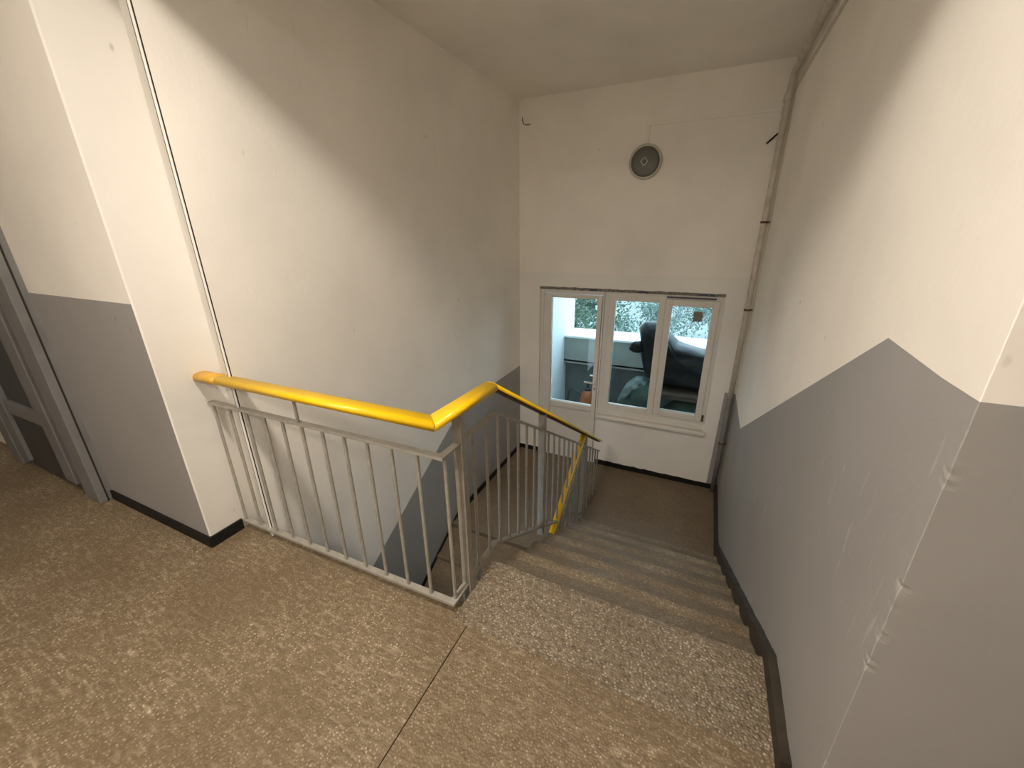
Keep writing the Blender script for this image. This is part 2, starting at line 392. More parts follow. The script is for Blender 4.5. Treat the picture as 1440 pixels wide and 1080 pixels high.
wall('wall_far', Q, [M_CREAM, M_GREY, M_BALC, M_CREAM2], 'cream end wall of the stairwell around the balcony door and window')
# walls of the landing behind the viewer, closing the place
def two_tone(name, p0, p1, z1, label, z0=0):
    (xa, ya), (xb, yb_) = p0, p1
    wall(name, [(1, [(xa, ya, z0), (xb, yb_, z0), (xb, yb_, ZP), (xa, ya, ZP)]), (0, [(xa, ya, ZP), (xb, yb_, ZP), (xb, yb_, z1), (xa, ya, z1)])], [M_CREAM, M_GREY], label)
two_tone('wall_near', (-5.4, -1.7), (2.2, -1.7), ZC, 'two-tone wall at the back of the upper landing')
two_tone('wall_landing_right', (2.2, -1.7), (2.2, YF), ZC, 'two-tone end wall of the upper landing on the right')
two_tone('wall_landing_left', (-5.4, YF), (-5.4, -1.7), ZC, 'two-tone end wall of the upper landing on the left')
wall('wall_below', [(0, [(XL-.1, -1.7, ZB), (XR, -1.7, ZB), (XR, -1.7, 0), (XL-.1, -1.7, 0)])], [M_GREY], 'wall of the storey below under the landing')
# ceiling + downstand beam between the pillars
bm = bmesh.new(); box(bm, -5.45, 2.25, -1.75, YB, ZC, ZC+.2)
struct(obj('ceiling', bm, M_CEIL), 'flat pale ceiling over the stairwell and landing', 'ceiling')
bm = bmesh.new(); box(bm, XP-.3, XR+.4, YF+.001, 1.064, 2.545, ZC)
struct(obj('trim_3', bm, M_WHITE), 'plastered ceiling beam between the two pillars at the landing edge', 'beam')

# ------------------------------------------------------------------ structure: floors
XJ = -.712
bm = bmesh.new(); box(bm, XJ+.002, 2.2, -1.7, 1.070, -.2, 0)
struct(obj('floor', bm, M_FLOOR), 'worn brown concrete landing floor in front of the stairs', 'floor')
bm = bmesh.new(); prism(bm, [(-5.4, -1.7), (XJ-.002, -1.7), (XJ-.002, 1.070), (-.745, 1.085), (-.79, 1.105), (XP-.02, 1.105), (XP-.02, .93), (-5.4, .93)], 'z', -.2, 0)
struct(obj('floor', bm, M_FLOOR), 'worn brown concrete landing floor inside the railing', 'floor')
bm = bmesh.new(); box(bm, -5.4, 2.2, -1.7, 1.03, -.26, -.201)
struct(obj('floor', bm, M_GAP), 'dark underside of the upper landing slab', 'floor')
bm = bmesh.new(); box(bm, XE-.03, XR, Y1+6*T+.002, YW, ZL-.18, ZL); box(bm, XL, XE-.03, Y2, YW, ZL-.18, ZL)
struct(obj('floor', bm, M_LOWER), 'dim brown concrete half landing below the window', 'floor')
bm = bmesh.new(); box(bm, XL-.1, XR, -1.7, YW, ZB-.1, ZB)
struct(obj('floor', bm, M_LOWER), 'concrete floor of the storey below', 'floor')

# ------------------------------------------------------------------ stair flights, one object per step
def step_mesh(name, x0, x1, y0, y1, z1, h, mt, nose, parent, edge=None, seed=0):
    """a step block with a softly worn, slightly uneven nosing (nose = +1: nosing at y1, -1: at y0)"""
    n = 28; bm = bmesh.new(); rows = []
    yn, yb = (y1, y0) if nose > 0 else (y0, y1); s = nose
    for i in range(n+1):
        x = x0+(x1-x0)*i/n
        w = .006*noise.noise(Vector((x*5, seed*3.1, 0)))+.004*noise.noise(Vector((x*19, seed*1.7, 4)))
        wz = .004*noise.noise(Vector((x*6, seed*2.3, 8)))
        e = edge(x) if edge else 0
        prof = [(yb+e, z1), (yn-s*.035+s*w, z1), (yn-s*.012+s*w, z1-.003+wz), (yn-s*.003+s*w, z1-.011+wz), (yn+s*w*.5, z1-.028), (yn-s*.006, z1-h), (yb+e, z1-h)]
        rows.append([bm.verts.new((x, a, b)) for a, b in prof])
    for u, v in zip(rows, rows[1:]):
        for k in range(len(u)): bm.faces.new((u[k], u[(k+1) % len(u)], v[(k+1) % len(u)], v[k]))
    bm.faces.new(rows[0]); bm.faces.new(list(reversed(rows[-1])))
    return obj(name, bm, mt, parent)
fl = bmesh.new()
prism(fl, [(1.03, -.03), (Y1-.03, -.03), (Y1+6*T, -6*R-.03-.005), (Y1+6*T+.02, ZL), (Y1+6*T+.02, ZL-.16), (Y1+5.6*T, ZL-.16), (1.25, -.30), (1.03, -.30)], 'x', XE+.004, XR)
flight = struct(obj('stair_flight', fl, M_STEP), 'pebbled concrete stair flight going down to the half landing', 'stairs')
def ragged(x): return .014*noise.noise(Vector((x*4, 3, 1)))+.006*noise.noise(Vector((x*17, 1, 1)))-.008*math.sin((x-XE)/(XR-XE)*math.pi)
tag(step_mesh('step', XE, XR, 1.040, Y1, .0015, .13, M_STRIP, 1, flight, ragged, 1), 'pale exposed-pebble top step level with the landing')
for k in range(1, 7):
    step_mesh('step', XE, XR, Y1+(k-1)*T-.03, Y1+k*T, -k*R, R*.9, M_STEP, 1, flight, None, k+1)
fl = bmesh.new()
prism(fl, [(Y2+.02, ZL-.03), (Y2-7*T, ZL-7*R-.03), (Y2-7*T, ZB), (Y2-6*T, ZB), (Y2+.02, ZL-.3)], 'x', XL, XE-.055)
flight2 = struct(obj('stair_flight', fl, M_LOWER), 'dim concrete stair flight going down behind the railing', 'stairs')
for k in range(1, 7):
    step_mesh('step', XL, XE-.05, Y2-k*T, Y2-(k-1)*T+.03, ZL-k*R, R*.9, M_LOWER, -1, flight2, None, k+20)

# ------------------------------------------------------------------ skirtings
def skirt(name, poly, axis, a0, a1, mt, label):
    bm = bmesh.new(); prism(bm, poly, axis, a0, a1); return struct(obj(name, bm, mt), label, 'baseboard')
def rough_poly(pts_top, pts_bot, amp=.004, seed=1):
    """refine the upper line of a painted skirting and make it uneven"""
    out = []
    for (a, b), (c, d) in zip(pts_top, pts_top[1:]):
        n = max(2, int(math.hypot(c-a, d-b)/.04))
        for i in range(n):
            f = i/n; p = a+(c-a)*f; q = b+(d-b)*f
            out.append((p, q+amp*noise.noise(Vector((p*16, seed, q*9)))))
    out.append(pts_top[-1]); return out+list(reversed(pts_bot))
NZ = lambda y: -(y-Y1)*sl
skirt('baseboard_right', rough_poly([(1.00, .062), (Y1-.05, .070), (Y1+7.0*T, ZL+.066), (YW, ZL+.06)],
      [(1.00, -.12), (Y1, -.30), (Y1+6.5*T, ZL-.10), (YW, ZL-.02)], .006), 'x', XR-.030, XR+.004, M_BROWN, 'brown-black painted skirting following the steps along the right wall')
skirt('baseboard_left', rough_poly([(-1.0, ZL+.13-(Y2+1.0)*sl), (Y2+.14, ZL+.065), (YW, ZL+.055)], [(-1.0, ZL-.30-(Y2+1.0)*sl), (Y2, ZL-.25), (YW, ZL-.02)], .003, 4), 'x', XL-.004, XL+.010, M_BLACK, 'black painted skirting along the left stairwell wall')
skirt('baseboard_far', rough_poly([(WXM+.005, ZL+.062), (.33, ZL+.055), (XR-.01, ZL+.06)], [(WXM+.005, ZL-.02), (.33, ZL-.02), (XR-.01, ZL-.02)], .010, 6), 'y', YW-.010, YW+.004, M_BLACK, 'black painted skirting under the balcony window')
skirt('baseboard_far', rough_poly([(XL, ZL+.055), (WX0, ZL+.055)], [(XL, ZL-.02), (WX0, ZL-.02)], .003, 6), 'y', YW-.010, YW+.004, M_BLACK, 'short black painted skirting left of the balcony door')
bm = bmesh.new()
prism(bm, [(-3.21, YF+.01), (-3.21, YF-.012), (XP+.012, YF-.012), (XP+.012, 1.035), (XP-.01, 1.035), (XP-.01, YF+.01)], 'z', 0, .062)
struct(obj('baseboard_front_left', bm, M_BLACK), 'black painted skirting round the foot of the left pillar', 'baseboard')
skirt('baseboard_front_right', rough_poly([(XR+.02, .065), (2.2, .065)], [(XR+.02, 0), (2.2, 0)], .003, 8), 'y', YF-.008, YF+.004, M_BROWN, 'dark skirting on the right end wall of the landing')

# ------------------------------------------------------------------ upper railing
YR, XRL = 1.075, -.803
HR, TB, BB = .918, .770, .046
SL = .609
KY = 1.475
hz = lambda y: HR-SL*max(0, y-KY)
tz = lambda y: TB-SL*max(0, y-(KY+.04))
bz = lambda y: BB-SL*max(0, y-KY)
YE = 3.86
YBE = 3.33
rail = thing('stair_railing', (XRL, YR, 0), 'grey steel stair railing with bright yellow plastic handrail along the landing edge and flights', 'railing')
CAP = [(-.037, -.016), (-.036, .002), (-.029, .012), (-.015, .016), (.015, .016), (.029, .012), (.036, .002), (.037, -.016), (.030, -.016), (.027, -.003), (-.027, -.003), (-.030, -.016)]
CAPS = [(u*.9, v if v > 0 else v*.45) for u, v in CAP]
FLAT = lambda w, h: [(-w/2, -h/2), (w/2, -h/2), (w/2, h/2), (-w/2, h/2)]
hcol = 'bright yellow plastic handrail section'
bm = bmesh.new(); sweep(bm, [(XP-.004, YR-.03, HR-.004), (-2.034, YR-.027, HR-.003)], CAP); tag(obj('handrail', bm, plain('aged_yellow_plastic', (.70, .40, .045), .42, noise_amt=.12, scale=14), rail, True), 'duller aged yellow handrail end piece')
def mitre_pts(a, b, c): pass
bm = bmesh.new()
# long piece to the corner, cut at 45 degrees
def cap_piece(p, q, cut_p=None, cut_q=None, CAP=CAP):
    bm = bmesh.new(); p = Vector(p); q = Vector(q); d = (q-p).normalized()
    a = Vector((d.y, -d.x, 0)).normalized(); b = a.cross(d).normalized()
    rp, rq = [], []
    for u, v in CAP:
        o = a*u+b*v
        def cut(base, nrm):
            nrm = Vector(nrm); k = o.dot(nrm)/d.dot(nrm); return base+o-d*k
        rp.append(bm.verts.new(cut(p, cut_p) if cut_p else p+o)); rq.append(bm.verts.new(cut(q, cut_q) if cut_q else q+o))
    n = len(CAP)
    for k in range(n): bm.faces.new((rp[k], rp[(k+1) % n], rq[(k+1) % n], rq[k]))
    bm.faces.new(list(reversed(rp))); bm.faces.new(rq); return bm
CORN = Vector((XRL-.018, YR-.012, HR))
tag(obj('handrail', cap_piece((-2.029, YR-.027, HR-.003), CORN+Vector((-.002, 0, 0)), None, (1, 1, 0)), M_YEL, rail, True), hcol)
tag(obj('handrail', cap_piece(CORN+Vector((0, .003, 0)), (XRL, KY, HR), (1, 1, 0), None), M_YEL, rail, True), hcol)
d2 = Vector((0, 1, -SL)).normalized(); nrm = (d2+Vector((0, 1, 0))).normalized()
tag(obj('handrail', cap_piece((XRL, KY, HR), (XRL, YE+.02, hz(YE+.02)), tuple(nrm), None, CAPS), M_YEL, rail, True), hcol)
# thin steel flat carrying the handrail
bm = bmesh.new(); sweep(bm, [(XP, YR-.03, HR-.012), (CORN.x, CORN.y, HR-.012), (XRL, KY, HR-.012), (XRL, YE, hz(YE)-.014)], FLAT(.036, .007)); obj('handrail_strip', bm, M_RUST, rail)
bm = bmesh.new(); sweep(bm, [(XP-.01, YR-.022, TB-.003), (XRL, YR, TB), (XRL, KY+.04, TB), (XRL, YE+.04, tz(YE+.04))], FLAT(.030, .012)); obj('top_bar', bm, M_RAIL, rail)
bm = bmesh.new(); sweep(bm, [(XP-.01, YR-.022, BB), (XRL, YR, BB), (XRL, KY, BB), (XRL, YBE, bz(YBE))], FLAT(.030, .012)); obj('bottom_bar', bm, M_RAIL, rail)
def baluster(x, y, z0, z1, parent, r=.0078):
    return tubeo('baluster', [(x, y, z0), (x, y, z1)], r, M_RAIL, parent, 8)
first = None
for i in range(11):
    x = -2.168+i*.1252; y = YR-.022*(XRL-x)/(XRL-XP)
    if first is None: first = baluster(x, y, BB, TB, rail); x00, y00 = x, y
    else:
        o = first.copy(); COL.objects.link(o); o.parent = rail; o.matrix_parent_inverse = first.matrix_parent_inverse.copy(); o.location = (x-x00, y-y00, 0)
for y in (1.095, 1.305, 1.42, 1.535, 1.65, 1.77, 1.89, 2.01, 2.26, 2.38, 2.50, 2.62, 2.74, 2.86, 2.98, 3.10, 3.37, 3.49, 3.61, 3.73, 3.845):
    baluster(XRL, y, max(bz(y), ZL) if y < YBE else ZL, tz(y), rail)
for y, z0 in ((1.205, -.085), (2.145, -.42), (3.25, ZL)):
    bm = bmesh.new(); box(bm, XRL-.021, XRL+.021, y-.019, y+.019, z0, hz(y)-.012, bev=.003); obj('post', bm, M_RAIL, rail)
tubeo('support_rod', [(-1.556, YR-.012, TB), (-1.556, YR-.014, HR-.008)], .007, M_RAIL, rail, 8)
for y in (1.30,):
    boxo('bracket', (XRL-.005, XRL+.023, y-.012, y+.012, -.03, .046), M_RAIL, rail)

# lower railing
rail2 = rail
l_h = lambda y: .568*y-1.99
xl2 = XRL-.006
YA, YZ = 3.215, .9
bm = bmesh.new(); sweep(bm, [(xl2, YA, l_h(YA)), (xl2, YZ, l_h(YZ))], [(u*.68, v) for u, v in CAP]); tag(obj('handrail', bm, M_YEL, rail2, True), hcol)
bm = bmesh.new(); sweep(bm, [(xl2, YA, l_h(YA)-.15), (xl2, YZ, l_h(YZ)-.15)], FLAT(.028, .012)); obj('top_bar', bm, M_RAIL, rail2)
bm = bmesh.new(); sweep(bm, [(xl2, YA-.1, l_h(YA-.1)-.80), (xl2, YZ, l_h(YZ)-.80)], FLAT(.028, .012)); obj('bottom_bar', bm, M_RAIL, rail2)
for i in range(17):
    y = 3.06-.125*i; baluster(xl2, y, l_h(y)-.80, l_h(y)-.15, rail2)
for y in (2.55, 1.5):
    bm = bmesh.new(); box(bm, xl2-.019, xl2+.019, y-.018, y+.018, l_h(y)-.95, l_h(y)-.005, bev=.003); obj('post', bm, M_RAIL, rail2)

# ------------------------------------------------------------------ balcony door and window (white plastic)
YFr0, YFr1 = YW+.012, YW+.075
def frame_rect(bm, x0, x1, z0, z1, w, y0, y1, bev=.004, wb=None):
    wb = w if wb is None else wb
    box(bm, x0, x0+w, y0, y1, z0, z1, bev); box(bm, x1-w, x1, y0, y1, z0, z1, bev)
    box(bm, x0+w, x1-w, y0+.001, y1, z1-w, z1, bev); box(bm, x0+w, x1-w, y0+.001, y1, z0, z0+wb, bev)
win = thing('window_1', (-.38, YW, WS), 'white plastic two-pane window beside the balcony door', 'window', 'structure')
bm = bmesh.new(); frame_rect(bm, WXM+.002, WX1-.003, WS+.052, WT-.022, .050, YFr0, YFr1); obj('window_frame', bm, M_PVC, win)
boxo('mullion', (-.395, -.300, YFr0+.02, YFr1, WS+.10, WT-.07), M_PVC, win, .004)
bm = bmesh.new(); frame_rect(bm, -.912, -.3385, -.375, .936, .068, YFr0-.004, YFr1-.01, .006, .045); obj('fixed_frame', bm, M_PVC, win)
sa = obj('sash', (lambda b: (frame_rect(b, -.336, .158, -.368, .912, .064, YFr0-.022, YFr1-.015, .007), b)[1])(bmesh.new()), M_PVC, win)
boxo('pane', (-.850, -.400, YFr0+.026, YFr0+.032, -.345, .920), M_GLASS, win)
boxo('pane', (-.280, .095, YFr0+.026, YFr0+.032, -.310, .850), M_GLASS, sa)
boxo('sticker', (-.065, .018, YFr0+.022, YFr0+.0255, .700, .800), M_PAPER, win)
boxo('hinge', (.160, .178, YFr0-.020, YFr0+.004, -.36, -.29), M_RUST, win)
boxo('hinge', (.160, .172, YFr0-.020, YFr0+.004, .80, .86), M_PVC, win)
bm = bmesh.new(); box(bm, WXM+.004, .222, YW-.060, YFr0+.01, -.512, -.470, .010); box(bm, WXM+.004, WX1-.004, YFr0-.008, YFr0+.02, -.472, -.412, .004)
obj('window_sill', bm, M_PVC, win)
# raw mortar and plastic spacers over the frames
bm = bmesh.new(); n = 60
top = [(WX0+(WX1-WX0)*i/n, WT+.004+.006*noise.noise(Vector((i*.5, 1, 2)))) for i in range(n+1)]
bot = [(WX0+(WX1-WX0)*i/n, WT-.024+.005*noise.noise(Vector((i*.9, 4, 2)))) for i in range(n+1)]
prism(bm, top+list(reversed(bot)), 'y', YW-.002, YFr0+.02); obj('mortar_bed', bm, M_MORT, win)
for x0, x1 in ((-1.14, -1.05), (-.61, -.52), (-.04, .04), (.05, .10)):
    boxo('spacer', (x0, x1, YW-.006, YW+.01, WT-.022, WT-.004), M_BLUE, win)
boxo('mortar_gap', (-.335, .12, YW-.004, YFr0+.004, .926, .940), M_BLUE, win)

dr = thing('door_1', (-1.33, YW, ZL), 'white plastic balcony door with tall glass pane and solid lower panel', 'door', 'structure')
bm = bmesh.new(); box(bm, WX0+.003, WX0+.048, YFr0, YFr1, ZL, WT-.024, .004); box(bm, WXM-.022, WXM-.001, YFr0, YFr1, ZL, WT-.024, .003); box(bm, WX0+.048, WXM-.022, YFr0, YFr1, WT-.068, WT-.024, .004); obj('door_frame', bm, M_PVC, dr)
lf = bmesh.new(); dx0, dx1 = -1.655, -.987
box(lf, dx0, -1.562, YFr0-.018, YFr1-.01, ZL+.03, .908, .006); box(lf, -1.036, dx1, YFr0-.018, YFr1-.01, ZL+.03, .908, .006)
box(lf, -1.562, -1.036, YFr0-.017, YFr1-.01, .868, .908, .005); box(lf, -1.562, -1.036, YFr0-.017, YFr1-.01, -.470, -.395, .008); box(lf, -1.562, -1.036, YFr0-.017, YFr1-.01, ZL+.03, ZL+.12, .006)
leaf = obj('door_leaf', lf, M_PVC, dr)
boxo('pane', (-1.570, -1.030, YFr0+.024, YFr0+.030, -.400, .875), M_GLASS, leaf)
boxo('lower_panel', (-1.570, -1.030, YFr0+.004, YFr0+.03, ZL+.11, -.460), M_PVC, leaf)
hd = bmesh.new(); tube(hd, [(-1.008, YFr0-.02, -.085), (-1.008, YFr0-.055, -.085), (-1.03, YFr0-.062, -.085), (-1.125, YFr0-.062, -.082)], .010, 10); box(hd, -1.024, -.994, YFr0-.028, YFr0-.016, -.20, -.02, .004)
obj('handle', hd, M_PVC, leaf); boxo('keyhole', (-1.014, -1.003, YFr0-.030, YFr0-.026, -.172, -.150), M_GAP, leaf)
hd = bmesh.new(); tube(hd, [(-1.012, YFr1, -.055), (-1.012, YFr1+.04, -.055), (-1.10, YFr1+.045, -.05)], .010, 10); obj('outer_handle', hd, M_PVC, leaf)
for z in (-.78, -.05, .72): boxo('hinge', (dx0-.016, dx0+.004, YFr0-.016, YFr0+.006, z, z+.075), M_PVC, dr)
boxo('threshold', (WX0, WXM, YW, YFr1, ZL, ZL+.028), M_PVC, dr)

# ------------------------------------------------------------------ steel door on the landing
d2_ = thing('door_2', (-3.8, YF, 0), 'grey steel framed dark door on the upper landing', 'door', 'structure')
bm = bmesh.new(); box(bm, -3.385, -3.215, .800, YF+.02, 0, 2.20, .004); box(bm, -4.40, -3.385, .800, YF+.02, 2.04, 2.20, .004); box(bm, -4.52, -4.35, .800, YF+.02, 0, 2.20, .004); obj('door_frame', bm, M_DOORF, d2_)
boxo('frame_seam', (-3.2165, -3.2125, .838, .846, 0, 2.2), M_GAP, d2_)
lf2 = bmesh.new(); box(lf2, -3.635, -3.490, .805, .850, .06, 2.02, .005); box(lf2, -4.34, -4.20, .805, .850, .06, 2.02, .005); box(lf2, -4.20, -3.635, .812, .850, .44, .53, .004); box(lf2, -4.20, -3.635, .812, .850, 1.93, 2.02, .004)
leaf2 = obj('door_leaf', lf2, M_DOORF, d2_)
boxo('lower_panel', (-4.21, -3.48, .826, .86, .012, .46), M_DOORD, leaf2)
boxo('upper_panel', (-4.21, -3.62, .838, .86, .50, 1.96), M_DOORD, leaf2)
boxo('glazing_bead', (-3.70, -3.655, .815, .84, .53, 1.93), M_DOORF, leaf2, .004)
boxo('door_recess', (-4.35, -3.385, .862, .90, 0, 2.05), M_GAP, d2_)

# ------------------------------------------------------------------ lamps
def round_lamp(name, c, ax, mdiff, label, emitm=None, r=.150):
    t = thing(name, c, label, 'lamp')
    ax = Vector(ax)
    b = bmesh.new(); lathe(b, [(r*.93, 0), (r, .006), (r, .022), (r*.96, .029), (r*.86, .031), (r*.845, .026)], c, ax, 48); obj('rim', b, M_FIXR, t, True)
    d = bmesh.new(); lathe(d, [(r*.85, .004), (r*.85, .029), (r*.74, .034), (r*.5, .037), (r*.25, .039), (0, .040)], c, ax, 48); obj('diffuser', d, mdiff, t, True)
    return t
wl = round_lamp('wall_lamp', (-.668, YW, 2.165), (0, -1, 0), M_FIX, 'round grey sensor lamp mounted high on the window wall')
sb = bmesh.new()
cx, cz, yy = -.675, 2.166, YW-.041
for (a0, b0), (a1, b1) in (((-.030, .004), (.002, .034)), ((.002, .034), (.030, .0)), ((.030, .0), (-.002, -.036)), ((-.002, -.036), (-.030, .004))):
    tube(sb, [(cx+a0, yy, cz+b0), (cx+a1, yy, cz+b1)], .006, 8)
tag(obj('sensor_frame', sb, M_FIXR, wl), 'pale diamond-shaped sensor frame')
d = bmesh.new(); lathe(d, [(.018, 0), (.017, .008), (.010, .012), (0, .013)], (cx, YW-.037, cz), (0, -1, 0), 20); obj('sensor_lens', d, M_FIX, wl, True)
round_lamp('ceiling_lamp', LAMP_POS, (0, 0, -1), emit('lit_diffuser', LAMP_COLOR, LAMP_STRENGTH*1.72), 'small lit round lamp on the landing ceiling in front of the beam', None, .115)
round_lamp('ceiling_lamp', LAMP_POS2, (0, 0, -1), emit('lit_diffuser_back', LAMP_COLOR, LAMP_STRENGTH*1.65), 'lit round lamp on the landing ceiling near the back wall')

# ------------------------------------------------------------------ pipes and conduit
px, py, pr = XR-.045, YW-.050, .024
pp = thing('riser_pipe', (px, py, ZL), 'painted vertical pipe in the corner beside the balcony window', 'pipe')
arc = [(px+.004, py-.10*(1-math.cos(a)), 2.585+.10*math.sin(a)) for a in [i*math.pi/16 for i in range(9)]]
tubeo('upper_pipe', [(px, py, -.03), (px, py, 1.2), (px+.002, py, 2.5)]+arc, pr, M_PIPE, pp, 14)
tag(tubeo('ceiling_pipe', [(px+.004, py-.102, 2.685), (px+.004, 2.6, 2.69), (px+.004, 1.066, 2.695)], pr, M_PIPE, None, 14), 'painted pipe running under the ceiling along the right wall', 'pipe')
tag(tubeo('lower_pipe', [(px, py, ZL), (px, py, -.03)], pr+.0005, M_PIPEG, pp, 14), 'grey painted lower length of the pipe')
for z in (1.62, .86, -.55):
    bm = bmesh.new(); lathe(bm, [(pr, -.009), (pr+.005, -.009), (pr+.005, .009), (pr, .009)], (px, py, z), (0, 0, 1), 16); box(bm, px+pr-.002, XR-.001, py-.006, py+.006, z-.006, z+.006); obj('clamp', bm, M_RUST, pp)
bm = bmesh.new(); lathe(bm, [(pr, -.02), (pr+.007, -.02), (pr+.007, .02), (pr, .02)], (px, py, 2.53), (0, 0, 1), 16); obj('coupling', bm, M_PIPE, pp)
cable = bmesh.new(); box(cable, XR-.010, XR+.002, 1.064, YW-.02, 2.585, 2.612, .003); tag(obj('cable_duct', cable, M_PIPE), 'painted-over shallow cable duct under the pipe on the right wall', 'duct')
bm = bmesh.new(); box(bm, -.683, px-pr-.002, YW-.010, YW+.002, 2.458, 2.486, .003); box(bm, -.683, -.655, YW-.010, YW+.002, 2.318, 2.458, .003)
tag(obj('cable_duct', bm, M_CREAM), 'painted-over cable duct leading to the round wall lamp', 'duct')

tag(tubeo('wire_stub', [(-1.93, YW+.004, 2.66), (-1.925, YW-.012, 2.63), (-1.91, YW-.015, 2.60), (-1.88, YW-.012, 2.585), (-1.84, YW-.006, 2.587)], .004, M_GAP, None, 6), 'short bent dark wire stub on the window wall near the left corner', 'wire')
tag(tubeo('wire_stub', [(px-.02, YW+.004, 2.30), (px-.045, YW-.020, 2.275), (px-.09, YW-.014, 2.23)], .007, M_GAP, None, 6), 'short dark wire stub beside the corner pipe', 'wire')

# ------------------------------------------------------------------ balcony outside
XS = -1.77
bm = bmesh.new(); box(bm, XS-.15, XS, YB, 6.05, ZL-.3, 2.9)
struct(obj('wall_balcony', bm, M_BALC), 'white rendered side wall of the balcony outside the door', 'wall')
bm = bmesh.new(); box(bm, XS-.15, 2.4, YB, 6.10, ZL-.25, ZL-.04)
struct(obj('floor', bm, M_PARA), 'concrete balcony floor outside the window', 'floor')
pl = thing('balcony_planter', (0, 5.6, ZL), 'pale concrete planter parapet with a wide ledge outside the window', 'planter', 'structure')
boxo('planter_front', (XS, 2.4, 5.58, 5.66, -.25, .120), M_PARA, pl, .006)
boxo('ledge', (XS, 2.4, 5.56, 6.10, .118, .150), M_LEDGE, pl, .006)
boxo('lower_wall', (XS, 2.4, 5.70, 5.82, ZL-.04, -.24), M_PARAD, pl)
boxo('planter_base', (XS, 2.4, 5.58, 6.10, -.27, -.22), M_PARA, pl)
bm = bmesh.new(); box(bm, 2.3, 2.45, YB, 6.05, ZL-.3, .15); struct(obj('wall_balcony_end', bm, M_BALC), 'low white rendered end wall of the balcony', 'wall')

def blob(name, c, rad, mt, parent=None, seed=0, amp=.18, freq=3.0, sub=4, flat=None, folds=0):
    bm = bmesh.new(); bmesh.ops.create_icosphere(bm, subdivisions=sub, radius=1)
    for v in bm.verts:
        d = v.co.normalized(); k = 1+amp*noise.noise(d*freq+Vector((seed*7.3, 0, 0)))+amp*.45*noise.noise(d*freq*2.7+Vector((0, seed*3.1, 0)))
        if folds: k += folds*abs(math.sin(8*math.atan2(d.z, d.x)+3*noise.noise(d*2)))*(1-abs(d.y))
        p = Vector((d.x*rad[0]*k, d.y*rad[1]*k, d.z*rad[2]*k))+Vector(c)
        if flat is not None: p.z = max(p.z, flat)
        v.co = p
    return obj(name, bm, mt, parent, True)
ZBF = ZL-.04
bags = thing('plastic_wrapped_bundle', (.05, 5.2, ZBF), 'large bundle wrapped in black plastic sheet leaning on the planter', 'bundle')
def profile_bundle(name, prof, y0, y1, mt, parent, seed):
    """closed bulky form: outline in x-z rounded towards front and back"""
    n = len(prof); bm = bmesh.new(); rings = []
    cx = sum(p[0] for p in prof)/n; cz = sum(p[1] for p in prof)/n
    for j, (f, s) in enumerate(((.0, .02), (.0, .2), (.015, .4), (.04, .6), (.10, .8), (.22, .94), (.40, 1.0), (.65, 1.0), (.86, .93), (.97, .75), (1, .02))):
        y = y0+(y1-y0)*f; ring = []
        for i, (x, z) in enumerate(prof):
            k = s*(1+.06*noise.noise(Vector((x*8, y*8, z*8+seed))))
            px_ = cx+(x-cx)*k; pz_ = cz+(z-cz)*k; w = .045*noise.noise(Vector((px_*4+seed, y*3, pz_*11)))+.02*noise.noise(Vector((px_*13+seed, 2, pz_*17)))
            ring.append(bm.verts.new((cx+(x-cx)*k, y+w, max(cz+(z-cz)*k, ZBF))))
        rings.append(ring)
    for u, v in zip(rings, rings[1:]):
        for k in range(n): bm.faces.new((u[k], u[(k+1) % n], v[(k+1) % n], v[k]))
    bmesh.ops.remove_doubles(bm, verts=bm.verts, dist=.0005)
    o = obj(name, bm, mt, parent, True)
    sm = o.modifiers.new('sub', 'SUBSURF'); sm.levels = 2; sm.render_levels = 2
    return o
def dens(poly, n=6):
    out = []
    for (a, b), (c, d) in zip(poly, poly[1:]+poly[:1]):
        for i in range(n): out.append((a+(c-a)*i/n, b+(d-b)*i/n))
    return out
profile_bundle('plastic_sheet', dens([(-.67, .42), (-.61, .51), (-.48, .52), (-.37, .43), (-.20, .27), (.12, .20), (.55, .14), (.62, -.25), (.3, -.30), (-.1, -.29), (-.42, -.28), (-.54, -.18), (-.64, .10)], 4), 4.98, 5.46, M_BAG, bags, 3)
blob('knotted_end', (-.668, 5.10, .20), (.085, .06, .075), M_BAG, bags, 5, .35, 2.4, 3)
bd = thing('wooden_crate', (.1, 5.2, ZBF), 'low brown board stack under the black plastic bundle', 'boards')
for i, z in enumerate((-.305, -.355)):
    boxo('board', (-.38+.03*i, .60, 4.98+.02*i, 5.44, z-.04, z), M_WOOD, bd, .004)
gs = bmesh.new()
blob('green_sack', (.15, 5.2, ZBF+.36), (.50, .23, .40), M_SACK, None, 9, .12, 2.2, 4, ZBF); s0 = bpy.data.objects['green_sack']
tag(s0, 'dark green woven sack lying under the brown boards', 'sack')
sk = thing('filled_sack', (-.62, 5.15, ZBF), 'green sack with milky plastic film left of the black bundle', 'sack')
profile_bundle('sack_body', dens([(-.83, ZBF), (-.87, -.70), (-.80, -.42), (-.70, -.25), (-.58, -.20), (-.46, -.24), (-.38, -.34), (-.36, -.70), (-.38, ZBF)], 4), 4.90, 5.24, M_SACK, sk, 11)
profile_bundle('plastic_film', dens([(-.86, -.55), (-.76, -.30), (-.64, -.185), (-.54, -.185), (-.47, -.22), (-.55, -.25), (-.68, -.33), (-.80, -.60)], 3), 4.93, 5.22, M_CLEAR, sk, 13)
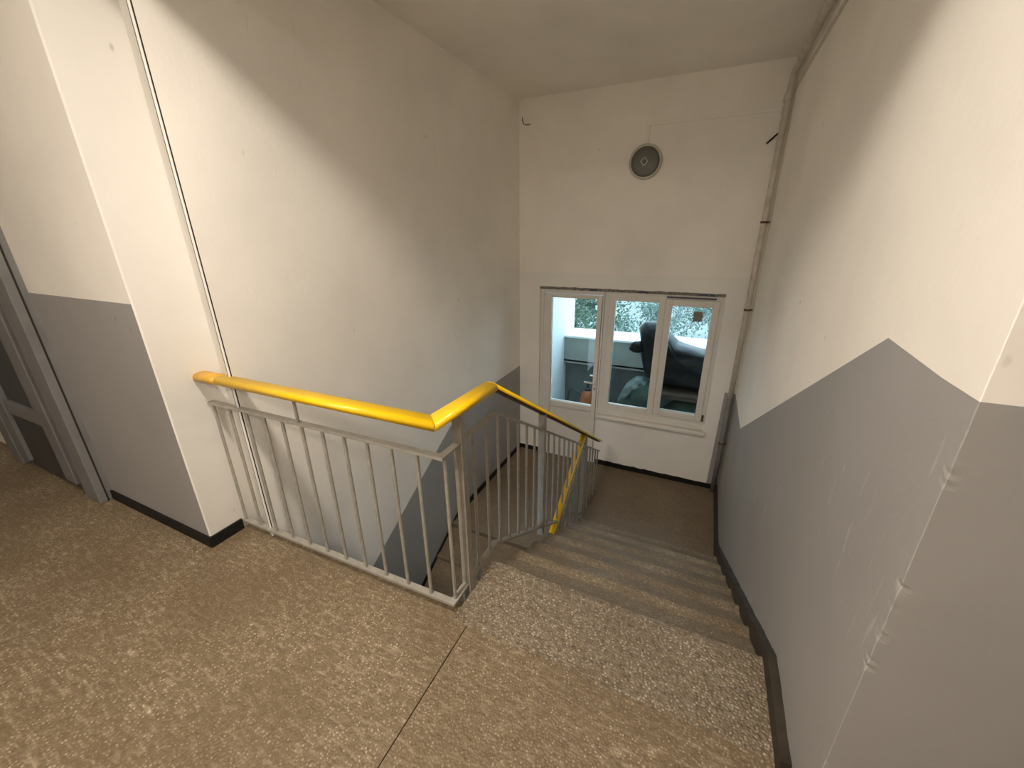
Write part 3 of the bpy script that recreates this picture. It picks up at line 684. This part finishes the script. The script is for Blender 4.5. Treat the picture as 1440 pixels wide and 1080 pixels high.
# orange pressure sprayer
sx, sy = -1.27, 5.12
sp = thing('pressure_sprayer', (sx, sy, ZBF), 'orange pump sprayer with black hose standing on the balcony', 'sprayer')
b = bmesh.new(); lathe(b, [(0, 0), (.085, 0), (.094, .02), (.094, .42), (.097, .43), (.097, .45), (.092, .46), (.090, .60), (.075, .66), (.045, .70), (.034, .71), (0, .71)], (sx, sy, ZBF), (0, 0, 1), 28); obj('tank', b, M_ORANGE, sp, True)
b = bmesh.new(); lathe(b, [(0, .70), (.040, .70), (.040, .735), (.016, .745), (.014, .83), (0, .83)], (sx, sy, ZBF), (0, 0, 1), 18); tube(b, [(sx-.055, sy, ZBF+.83), (sx+.055, sy, ZBF+.83)], .011, 8); obj('pump', b, M_BLKPL, sp)
hs = [(sx-.08, sy, ZBF+.60), (sx-.13, sy-.01, ZBF+.66), (sx-.20, sy-.02, ZBF+.70), (sx-.25, sy-.03, ZBF+.68), (sx-.265, sy-.03, ZBF+.55), (sx-.26, sy-.02, ZBF+.35), (sx-.22, sy, ZBF+.22), (sx-.12, sy+.01, ZBF+.18)]
tubeo('hose', hs, .011, M_BLKPL, sp, 8); boxo('strap', (sx-.097, sx+.097, sy-.097, sy-.088, ZBF+.41, ZBF+.45), M_BLKPL, sp)

# ------------------------------------------------------------------ trees beyond the balcony
def tree(loc, h, seed, label, leaves, spread=1.0, lm=M_LEAF, thick=.025):
    rnd = random.Random(seed); t = thing('tree', loc, label, 'tree', None, 'trees beyond the balcony')
    bm = bmesh.new(); twig = []
    def grow(p, d, L, r, lev):
        pts = [Vector(p)]; rs = [r]; q = Vector(p); dd = Vector(d)
        for i in range(5):
            dd = (dd+Vector((rnd.uniform(-1, 1), rnd.uniform(-1, 1), rnd.uniform(-.5, .7)))*.20).normalized(); q = q+dd*L/5; pts.append(q.copy()); rs.append(r*(1-.13*(i+1)))
        tube(bm, pts, rs, 6 if lev else 9, False)
        if lev >= 2: twig.extend(pts[2:])
        if lev < 4:
            for k in range((5, 4, 4, 3)[lev]):
                a = pts[rnd.randint(2, 5)]; nd = (dd+Vector((rnd.uniform(-1, 1)*spread, rnd.uniform(-1, 1)*spread, rnd.uniform(-.25, .6)))*1.1).normalized(); grow(a, nd, L*rnd.uniform(.42, .62), r*.48, lev+1)
    grow(loc, (rnd.uniform(-.1, .1), 0, 1), h*.55, h*thick, 0)
    obj('trunk_and_branches', bm, M_BARK, t)
    vs, fs = [], []
    for i in range(leaves):
        p = rnd.choice(twig)+Vector((rnd.gauss(0, .14), rnd.gauss(0, .14), rnd.gauss(0, .14)))
        a = Vector((rnd.uniform(-1, 1), rnd.uniform(-1, 1), rnd.uniform(-1, 1))).normalized()*rnd.uniform(.03, .06); b_ = a.orthogonal().normalized()*a.length*.5
        k = len(vs); vs += [p-a, p+b_, p+a, p-b_]; fs.append((k, k+1, k+2, k+3))
    fo = obj('foliage', ([tuple(v) for v in vs], fs), lm, t); fo['kind'] = 'stuff'
tree((-2.6, 8.8, -5.0), 7.2, 1, 'leafy green tree nearest the balcony side wall', 9000)
tree((.9, 9.6, -5.0), 7.0, 8, 'sparse pale-branched tree behind the black bundle', 1500, 1.0, M_LEAF2, .036)
tree((-1.6, 14.5, -5.0), 7.8, 5, 'blue-green tree standing behind the leafy green one', 9000, 1.0, M_LEAF2)
tree((4.0, 15.5, -5.0), 8.0, 12, 'open-crowned tree behind the sparse pale-branched one', 9000, 1.0, M_LEAF2)
bm = bmesh.new(); box(bm, -40, 40, 6.2, 90, -5.2, -5.0); struct(obj('ground', bm, M_GROUND), 'pale ground outside far below the balcony', 'ground')
